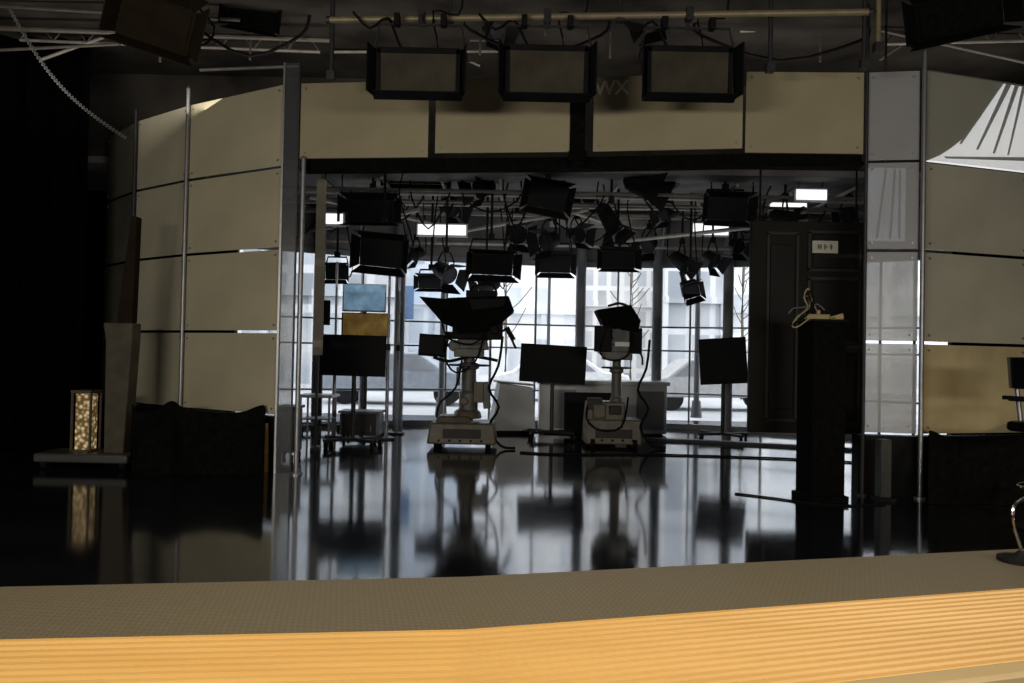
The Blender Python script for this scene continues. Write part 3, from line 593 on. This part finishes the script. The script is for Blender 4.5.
# ---------------- black plinth column with clutter
b=Fl(828,503); zt=Zat(322,b); e=thing('black_plinth','tall matte black square plinth on the floor','plinth',(b.x,b.y,0),(0,0,.12))
MB().box((0,.15,zt/2),(.31,.30,zt)).obj('body',CLOTH,e,bevel=.008); MB().box((0,.15,zt+.012),(.34,.33,.024)).obj('top_plate',BLK,e,bevel=.004)
MB().box((0,.15,.03),(.36,.36,.06)).obj('base',CLOTH,e,bevel=.006)
zc=zt+.024
CR=mat('cream_plastic',(.48,.38,.2),.5)
e=thing('power_strip','cream power strip with tangled cords on the plinth','power strip',(b.x-.07,b.y+.12,zc),(0,0,.1))
MB().box((0,0,.025),(.22,.06,.05)).obj('body',CR,e,bevel=.008)
MB().tube([(-.08,0,.05),(-.07,0,.2),(-.10,-.02,.28),(-.13,0,.2),(-.09,0,.1),(-.2,-.02,.02),(-.25,-.03,-.06),(-.2,-.03,-.07),(-.13,-.1,.0)],.0065).obj('cord',CR,e)
MB().tube([(.1,0,.05),(0,.0,.14),(-.12,.02,.11),(-.22,0,.1),(-.27,0,.05)],.006).obj('cord',GREY,e)
MB().tube([(-.05,-.03,.05),(-.06,-.04,.18),(-.08,-.04,.26),(-.10,-.03,.22),(-.07,-.03,.14),(-.11,-.04,.05),(-.18,-.04,.0)],.008).obj('cord',RUB,e)
MB().tube([(.02,.03,.05),(-.05,.03,.2),(-.11,.03,.2),(-.08,.03,.12),(-.13,.03,.06),(-.2,.03,-.02)],.006).obj('cord',CR,e)
for x in (-.08,-.04,0,.05,.09): MB().box((x,-.005,.065),(.03,.035,.04)).obj('plug',BLK if x!=0 else CR,e)
e=thing('yellow_clamp','small yellow plastic clamp lying on the plinth','clamp',(b.x+.09,b.y+.1,zc))
MB().box((0,0,.03),(.12,.05,.03),(0,-.3,0)).box((0,0,.015),(.12,.05,.02)).cyl((.04,-.03,.03),(.04,.03,.03),.02).obj('jaw',SKIN,e,bevel=.005)
# ---------------- left equipment stand
b=Fl(82,470); e=thing('equipment_stand','grey-brown tapered stand on grey wheeled base plate','stand',(b.x,b.y,0),(0,0,0))
MB().box((0,.2,.12),(.95,.5,.09)).obj('base_plate',mat('base_grey',(.10,.10,.095),.4,.2),e,bevel=.02)
for x in (-.4,.4):
    for y in (.05,.35): MB().cyl((x-.03,y,.05),(x+.03,y,.05),.05).obj('wheel',RUB,e)
MB().slab([(.16,.1,.16),(.36,.1,.16),(.42,.1,1.35),(.42,.1,1.5),(.12,.1,1.5),(.15,.1,1.3)],(0,.2,0)).obj('column',BROWN,e,bevel=.01)
MB().slab([(.26,.09,1.5),(.38,.09,2.6),(.44,.09,2.6),(.42,.09,1.5)],(0,.12,0)).obj('upper_arm',BRDK,e,bevel=.01)
p=P(75,450,b.y); e2=thing('display_case','small lit glass case with sparkling warm contents','display case',(p.x,b.y+.2,.165))
w_,h_=.19,.62
fr=MB()
for x in (-1,1):
    for y in (-1,1): fr.box((x*w_/2,y*.1,h_/2),(.02,.02,h_))
fr.box((0,0,.01),(w_,.22,.02)).box((0,0,h_),(w_+.02,.24,.03)); fr.obj('frame',BROWN,e2)
m=bpy.data.materials.new('sparkling_lamp'); m.use_nodes=True; nt=m.node_tree; bb=nt.nodes['Principled BSDF']
vo=nt.nodes.new('ShaderNodeTexVoronoi'); vo.inputs['Scale'].default_value=22; tc=nt.nodes.new('ShaderNodeTexCoord'); nt.links.new(tc.outputs['Object'],vo.inputs['Vector'])
rp=nt.nodes.new('ShaderNodeValToRGB'); rp.color_ramp.elements[0].position=.1; rp.color_ramp.elements[0].color=(.85,.66,.36,1); rp.color_ramp.elements[1].position=.6; rp.color_ramp.elements[1].color=(.12,.07,.025,1)
nt.links.new(vo.outputs['Distance'],rp.inputs['Fac']); nt.links.new(rp.outputs['Color'],bb.inputs['Base Color']); nt.links.new(rp.outputs['Color'],bb.inputs['Emission Color']); bb.inputs['Emission Strength'].default_value=.5
MB().box((0,0,h_/2),(w_*.8,.14,h_*.92)).obj('lit_panel',m,e2)
# ---------------- black draped cloths
def drape(us,base_v,label,seed):
    n=60; m_=12; mb=MB(); vs=[]; pts=[]
    for i in range(n+1):
        t=i/n*(len(us)-1); k=min(int(t),len(us)-2); f=t-k; f=f*f*(3-2*f)
        tt=i/n*(len(us)-1)-k
        pts.append((us[k][0]*(1-tt)+us[k+1][0]*tt, us[k][1]*(1-f)+us[k+1][1]*f))
    for i,(u,v) in enumerate(pts):
        b=Fl(u,base_v); 
        ph=math.sin(i*.22+seed)*.05+math.sin(i*.5)*.02
        yy=b.y+.1
        top=Zat(v,(b.x,yy+.12,0))
        col=[]
        for j in range(m_+1):
            s=j/m_; z=max(.004,top*(1-s)); y=yy+.12-.2*s+ph*math.sin(s*2.5)+.025*math.sin(s*7+i*.12)
            col.append(Vector((b.x*(y/b.y),y,z)))
        col=[Vector((b.x*((yy+.28)/b.y),yy+.28,.004)),Vector((b.x*((yy+.2)/b.y),yy+.2,top*.95))]+col
        vs+=col
    w=m_+3; fs=[[i*w+j,i*w+j+1,(i+1)*w+j+1,(i+1)*w+j] for i in range(n) for j in range(w-1)]
    fs+=[[i for i in range(w)],[n*w+i for i in range(w)][::-1]]
    mb.add(vs,fs); o=mb.obj('draped_cover',CLOTH); tag(o,label,'cloth cover','black draped covers'); return o
drape([(130,404),(136,412),(150,412),(170,401),(186,410),(210,414),(238,412),(262,405),(264,409)],476,'black cloth cover draped over low equipment by beige panels',1)
drape([(928,430),(950,438),(980,442),(1005,438),(1030,432),(1060,430)],505,'black cloth cover draped over low equipment by pale panels',3)
p=Fl(258,472); tag(MB().slab([(-.02,0,0),(.10,0,0),(.09,0,.5),(.05,0,.5)],(0,.05,0)).obj('wooden_wedge',AMBER,loc=(p.x,p.y-.02,0),bevel=.004),'amber wooden wedge leaning by the glass fin','wedge')
mb=MB(); vs=[];n=90
for i in range(n+1):
    t=i/n; x=-9.3+(9.3-5.05)*t; y=9.4+.08*math.sin(i*.9)
    vs+=[Vector((x,y,.02)),Vector((x,y+.02*math.sin(i),4.9))]
mb.add(vs,[[2*i,2*i+2,2*i+3,2*i+1] for i in range(n)]); tag(mb.obj('stage_curtain',CURT),'full height black pleated stage curtain','curtain')
a=P(28,28,8.6); b=P(126,138,9.3); a=a+(a-b)*((4.89-a.z)/(a.z-b.z)); mb=MB(); nl=90
for i in range(nl):
    t0=i/nl; t1=(i+1.25)/nl; sag=lambda t: Vector((-.25*math.sin(math.pi*t)*.4,0,-.25*math.sin(math.pi*t)*.5))
    q0=a.lerp(b,t0)+sag(t0); q1=a.lerp(b,min(1,t1))+sag(min(1,t1)); dv=(q1-q0).normalized(); sd=dv.cross(Vector((0,1,0))) if i%2 else Vector((0,1,0)); sd.normalize(); sd*=.018
    mb.tube([q0,q0+dv*.008+sd,q1-dv*.008+sd,q1,q1-dv*.008-sd,q0+dv*.008-sd,q0],.006,n=5,smooth=0)
tag(mb.obj('safety_chain',mat('chain_grey',(.16,.16,.16),.5,.3)),'grey link chain hanging diagonally by the curtain','chain')
pts=[Fl(735,494),Fl(775,499),Fl(830,506),Fl(885,505)]
tag(MB().tube([p+Vector((0,0,.008)) for p in pts],.008).obj('floor_cable',RUB),'black cable lying on the polished floor','cable')
pts=[Fl(520,453),Fl(560,455),Fl(640,455),Fl(720,457),Fl(800,460),Fl(868,464)]
tag(MB().tube([p+Vector((0,0,.012)) for p in pts],.012).obj('floor_cable',RUB),'long black cable lying across the floor','cable')
pts=[Fl(650,441),Fl(700,443),Fl(760,446),Fl(866,452)]
mb=MB(); mb.prism([(p.x,p.y) for p in pts]+[(p.x,p.y+.15) for p in pts[::-1]],0,.04)
tag(mb.obj('cable_ramp',DSTEEL),'low dark grey cable ramp on the floor','cable ramp')
p=Fl(888,502); e=thing('equipment_rack','slim dark grey rack below the translucent panel','rack',(p.x,p.y+.1,0))
MB().box((0,0,.29),(.1,.12,.52)).obj('body',DSTEEL,e,bevel=.006); MB().box((0,0,.015),(.16,.18,.03)).obj('base',BLK,e)
# ---------------- stool at right
CHR=mat('chrome',(.7,.7,.7),.15,1)
p=Fl(1048,530); e=thing('swivel_stool','tall black swivel stool with chrome footring','chair',(p.x,p.y,0),(0,0,.5))
zt=1.31
MB().box((0,0,.78),(.42,.42,.08)).obj('seat',BLKG,e,bevel=.03)
MB().lathe((0,0,0),[(.24,0),(.24,.02),(.05,.05),(.03,.08)],n=28).obj('base',BLK,e)
MB().cyl((0,0,.06),(0,0,.75),.028,n=16).obj('gas_column',CHR,e)
pts=[(.2*math.cos(a*math.pi/12),.2*math.sin(a*math.pi/12),.32) for a in range(25)]
MB().tube(pts,.013,smooth=0).cyl((-.2,0,.32),(.2,0,.32),.01).obj('foot_ring',CHR,e)
mb=MB(); 
for k in range(9):
    a=math.pi*(.1+.8*k/8); a2=math.pi*(.1+.8*(k+1)/8) 
    mb.slab([(.25*math.cos(a),.23*math.sin(a),zt-.24),(.25*math.cos(a2),.23*math.sin(a2),zt-.24),(.26*math.cos(a2),.25*math.sin(a2),zt),(.26*math.cos(a),.25*math.sin(a),zt)],(0,.03,0))
mb.obj('backrest',BLKG,e)
MB().cyl((0,.2,.75),(0,.25,zt-.15),.018).obj('back_support',STEEL,e)
for sx in (-1,1): MB().tube([(sx*.2,.05,.78),(sx*.26,.0,.9),(sx*.26,-.05,.98),(sx*.26,.15,.99)],.016).box((sx*.26,.05,1.0),(.05,.28,.03)).obj('armrest',BLK,e)
# ---------------- front desk
ZD=.95
A=[Pz(0,586,ZD),Pz(465,576,ZD),Pz(1024,548,ZD)]; B=[Pz(0,638,ZD),Pz(465,628,ZD),Pz(1024,587,ZD)]
n1=Pz(830,684,ZD); n2=Pz(1024,661,ZD)
def ex(p,q,t): return p+(q-p)*t
N1=ex(n1,n2,(-.05-n1.x)/(n2.x-n1.x)); N2=n2
dirL=(B[0]-B[1]); N0=N1+dirL
A=[ex(A[1],A[0],2.2),A[1],ex(A[1],A[2],1.9)]; B=[ex(B[1],B[0],2.2),B[1],ex(B[1],B[2],1.9)]; N=[ex(N1,N0,2.2),N1,ex(N1,N2,1.9)]
e=thing('anchor_desk','long presenter desk with ribbed golden wood top','desk',(0,0,0))
def stripmat():
    m=bpy.data.materials.new('woven_trim'); m.use_nodes=True; nt=m.node_tree; b=nt.nodes['Principled BSDF']
    tc=nt.nodes.new('ShaderNodeTexCoord'); mp=nt.nodes.new('ShaderNodeMapping'); mp.inputs['Rotation'].default_value=(0,0,.1); nt.links.new(tc.outputs['Object'],mp.inputs['Vector'])
    br=nt.nodes.new('ShaderNodeTexBrick'); br.offset=.5; br.inputs['Scale'].default_value=1; br.inputs['Brick Width'].default_value=.007; br.inputs['Row Height'].default_value=.011; br.inputs['Mortar Size'].default_value=.0013
    br.inputs['Mortar Smooth'].default_value=.8
    br.inputs['Color1'].default_value=(.150,.125,.085,1); br.inputs['Color2'].default_value=(.138,.115,.078,1); br.inputs['Mortar'].default_value=(.10,.083,.056,1)
    nt.links.new(mp.outputs[0],br.inputs['Vector']); nt.links.new(br.outputs['Color'],b.inputs['Base Color']); b.inputs['Roughness'].default_value=.4
    return m
mb=MB(); mb.prism([B[0],B[1],B[2],A[2],A[1],A[0]],ZD-.035,ZD-.001); mb.obj('woven_trim_strip',stripmat(),e)
def woodmat(name,c0,c1,rough=.4):
    m=bpy.data.materials.new(name); m.use_nodes=True; nt=m.node_tree; b=nt.nodes['Principled BSDF']
    tc=nt.nodes.new('ShaderNodeTexCoord'); mp=nt.nodes.new('ShaderNodeMapping'); mp.inputs['Scale'].default_value=(1.5,8,1); nt.links.new(tc.outputs['Object'],mp.inputs['Vector'])
    n=nt.nodes.new('ShaderNodeTexNoise'); n.inputs['Scale'].default_value=2; n.inputs['Detail'].default_value=2; nt.links.new(mp.outputs[0],n.inputs['Vector'])
    r=nt.nodes.new('ShaderNodeValToRGB'); r.color_ramp.elements[0].position=.3; r.color_ramp.elements[1].position=.7; r.color_ramp.elements[0].color=(*c0,1); r.color_ramp.elements[1].color=(*c1,1)
    nt.links.new(n.outputs['Fac'],r.inputs['Fac']); nt.links.new(r.outputs['Color'],b.inputs['Base Color']); b.inputs['Roughness'].default_value=rough
    b.inputs['Specular IOR Level'].default_value=.3
    return m
W1=woodmat('golden_wood',(.60,.345,.105),(.67,.40,.135)); W2=woodmat('groove_wood',(.20,.09,.02),(.23,.105,.027),.7); W3=woodmat('pale_edge_wood',(.42,.31,.16),(.47,.35,.19))
mb=MB(); nr=15
for side in (0,1):
    b0,b1=(B[0],B[1]) if side==0 else (B[1],B[2]); q0,q1=(N[0],N[1]) if side==0 else (N[1],N[2])
    prof=[]
    for k in range(nr):
        s=k/nr; w=1/nr
        prof+=[(s,-.0025),(s+w*.36,-.0025),(s+w*.46,.001),(s+w*.90,.001),(s+w,-.0025)]
    vs=[]; 
    for s,z in prof:
        for a,b in ((b0,q0),(b1,q1)):
            p=a.lerp(b,s); vs.append((p.x,p.y,ZD+z))
    for k in range(len(prof)-1):
        if k%5==4: continue
        mb.add([vs[2*k],vs[2*k+2],vs[2*k+3],vs[2*k+1]],[[0,1,2,3]],1 if k%5==0 else 0)
for a in (0,1): mb.prism([N[a],N[a+1],B[a+1],B[a]],ZD-.035,ZD-.006,1)
mb.obj('ribbed_top',[W1,W2],e)
off=Vector((0,-.03,0))
mb=MB(); mb.prism([N[0]+off,N[1]+off,N[2]+off,N[2],N[1],N[0]],ZD-.04,ZD+.002); mb.obj('front_edge',W3,e,bevel=.004)
ins=Vector((0,.03,0)); mb=MB(); mb.prism([N[0]+ins,N[1]+ins,N[2]+ins,A[2]-ins,A[1]-ins,A[0]-ins],.0,ZD-.035); mb.obj('desk_body',BLK,e)
# microphone stand on desk
q=Pz(1022,561,ZD); e=thing('microphone_stand','small black desk stand with curved chrome neck','microphone stand',(q.x,q.y,ZD-.001))
MB().lathe((0,0,0),[(.034,0),(.034,.006),(.012,.010),(.006,.016)],n=24).obj('base',BLK,e)
MB().tube([(0,0,.01),(-.005,0,.03),(-.014,0,.06),(-.012,0,.085),(.004,0,.097),(.03,0,.10)],.0025,smooth=5).obj('chrome_neck',CHR,e)
MB().cyl((.03,0,.10),(.065,0,.098),.008,.009,n=14).obj('microphone_head',BLK,e)

# ---------------- lights
def area(name,loc,tgt,sx,sy,pw,col,spread=None):
    l=bpy.data.lights.new(name,'AREA'); l.shape='RECTANGLE'; l.size=sx; l.size_y=sy; l.energy=pw; l.color=col
    if spread: l.spread=spread
    o=bpy.data.objects.new(name,l); S.collection.objects.link(o); o.location=loc
    o.rotation_euler=(Vector(tgt)-Vector(loc)).to_track_quat('-Z','Y').to_euler(); return o
area('panel_fill',(-3.6,-.8,1.9),(-3.2,8.2,2.8),3,.4,160,(1,.94,.80))  # unseen fill pair for the panels, low so flood shadows clear the header
area('panel_fill',(3.6,-.8,1.9),(3.2,7.8,3.0),3,.4,108,(1,.94,.82))
area('desk_light',(.1,-.8,4.4),(.1,.7,.9),1.0,.8,17,(1,.90,.70),1.0)
area('warm_fill',(4.6,5.6,.35),(4.3,7.6,1.0),.4,.2,4.5,(1,.78,.45))  # unseen light added for the warm glow on the lower right panels
area('grid_fill',(.3,12.0,2.2),(.3,12.0,4.0),6,1.6,24,(.95,.97,1))  # unseen fill added to lift the back ceiling and its pipes
area('ceiling_fill',(.3,8.6,4.0),(.3,9.2,5),12,.4,32,(1,.92,.82))  # unseen fill added to brighten the front ceiling
w=bpy.data.worlds.new('world'); S.world=w; w.use_nodes=True
bg=w.node_tree.nodes['Background']; bg.inputs['Color'].default_value=(.92,.96,1,1); bg.inputs['Strength'].default_value=3.1
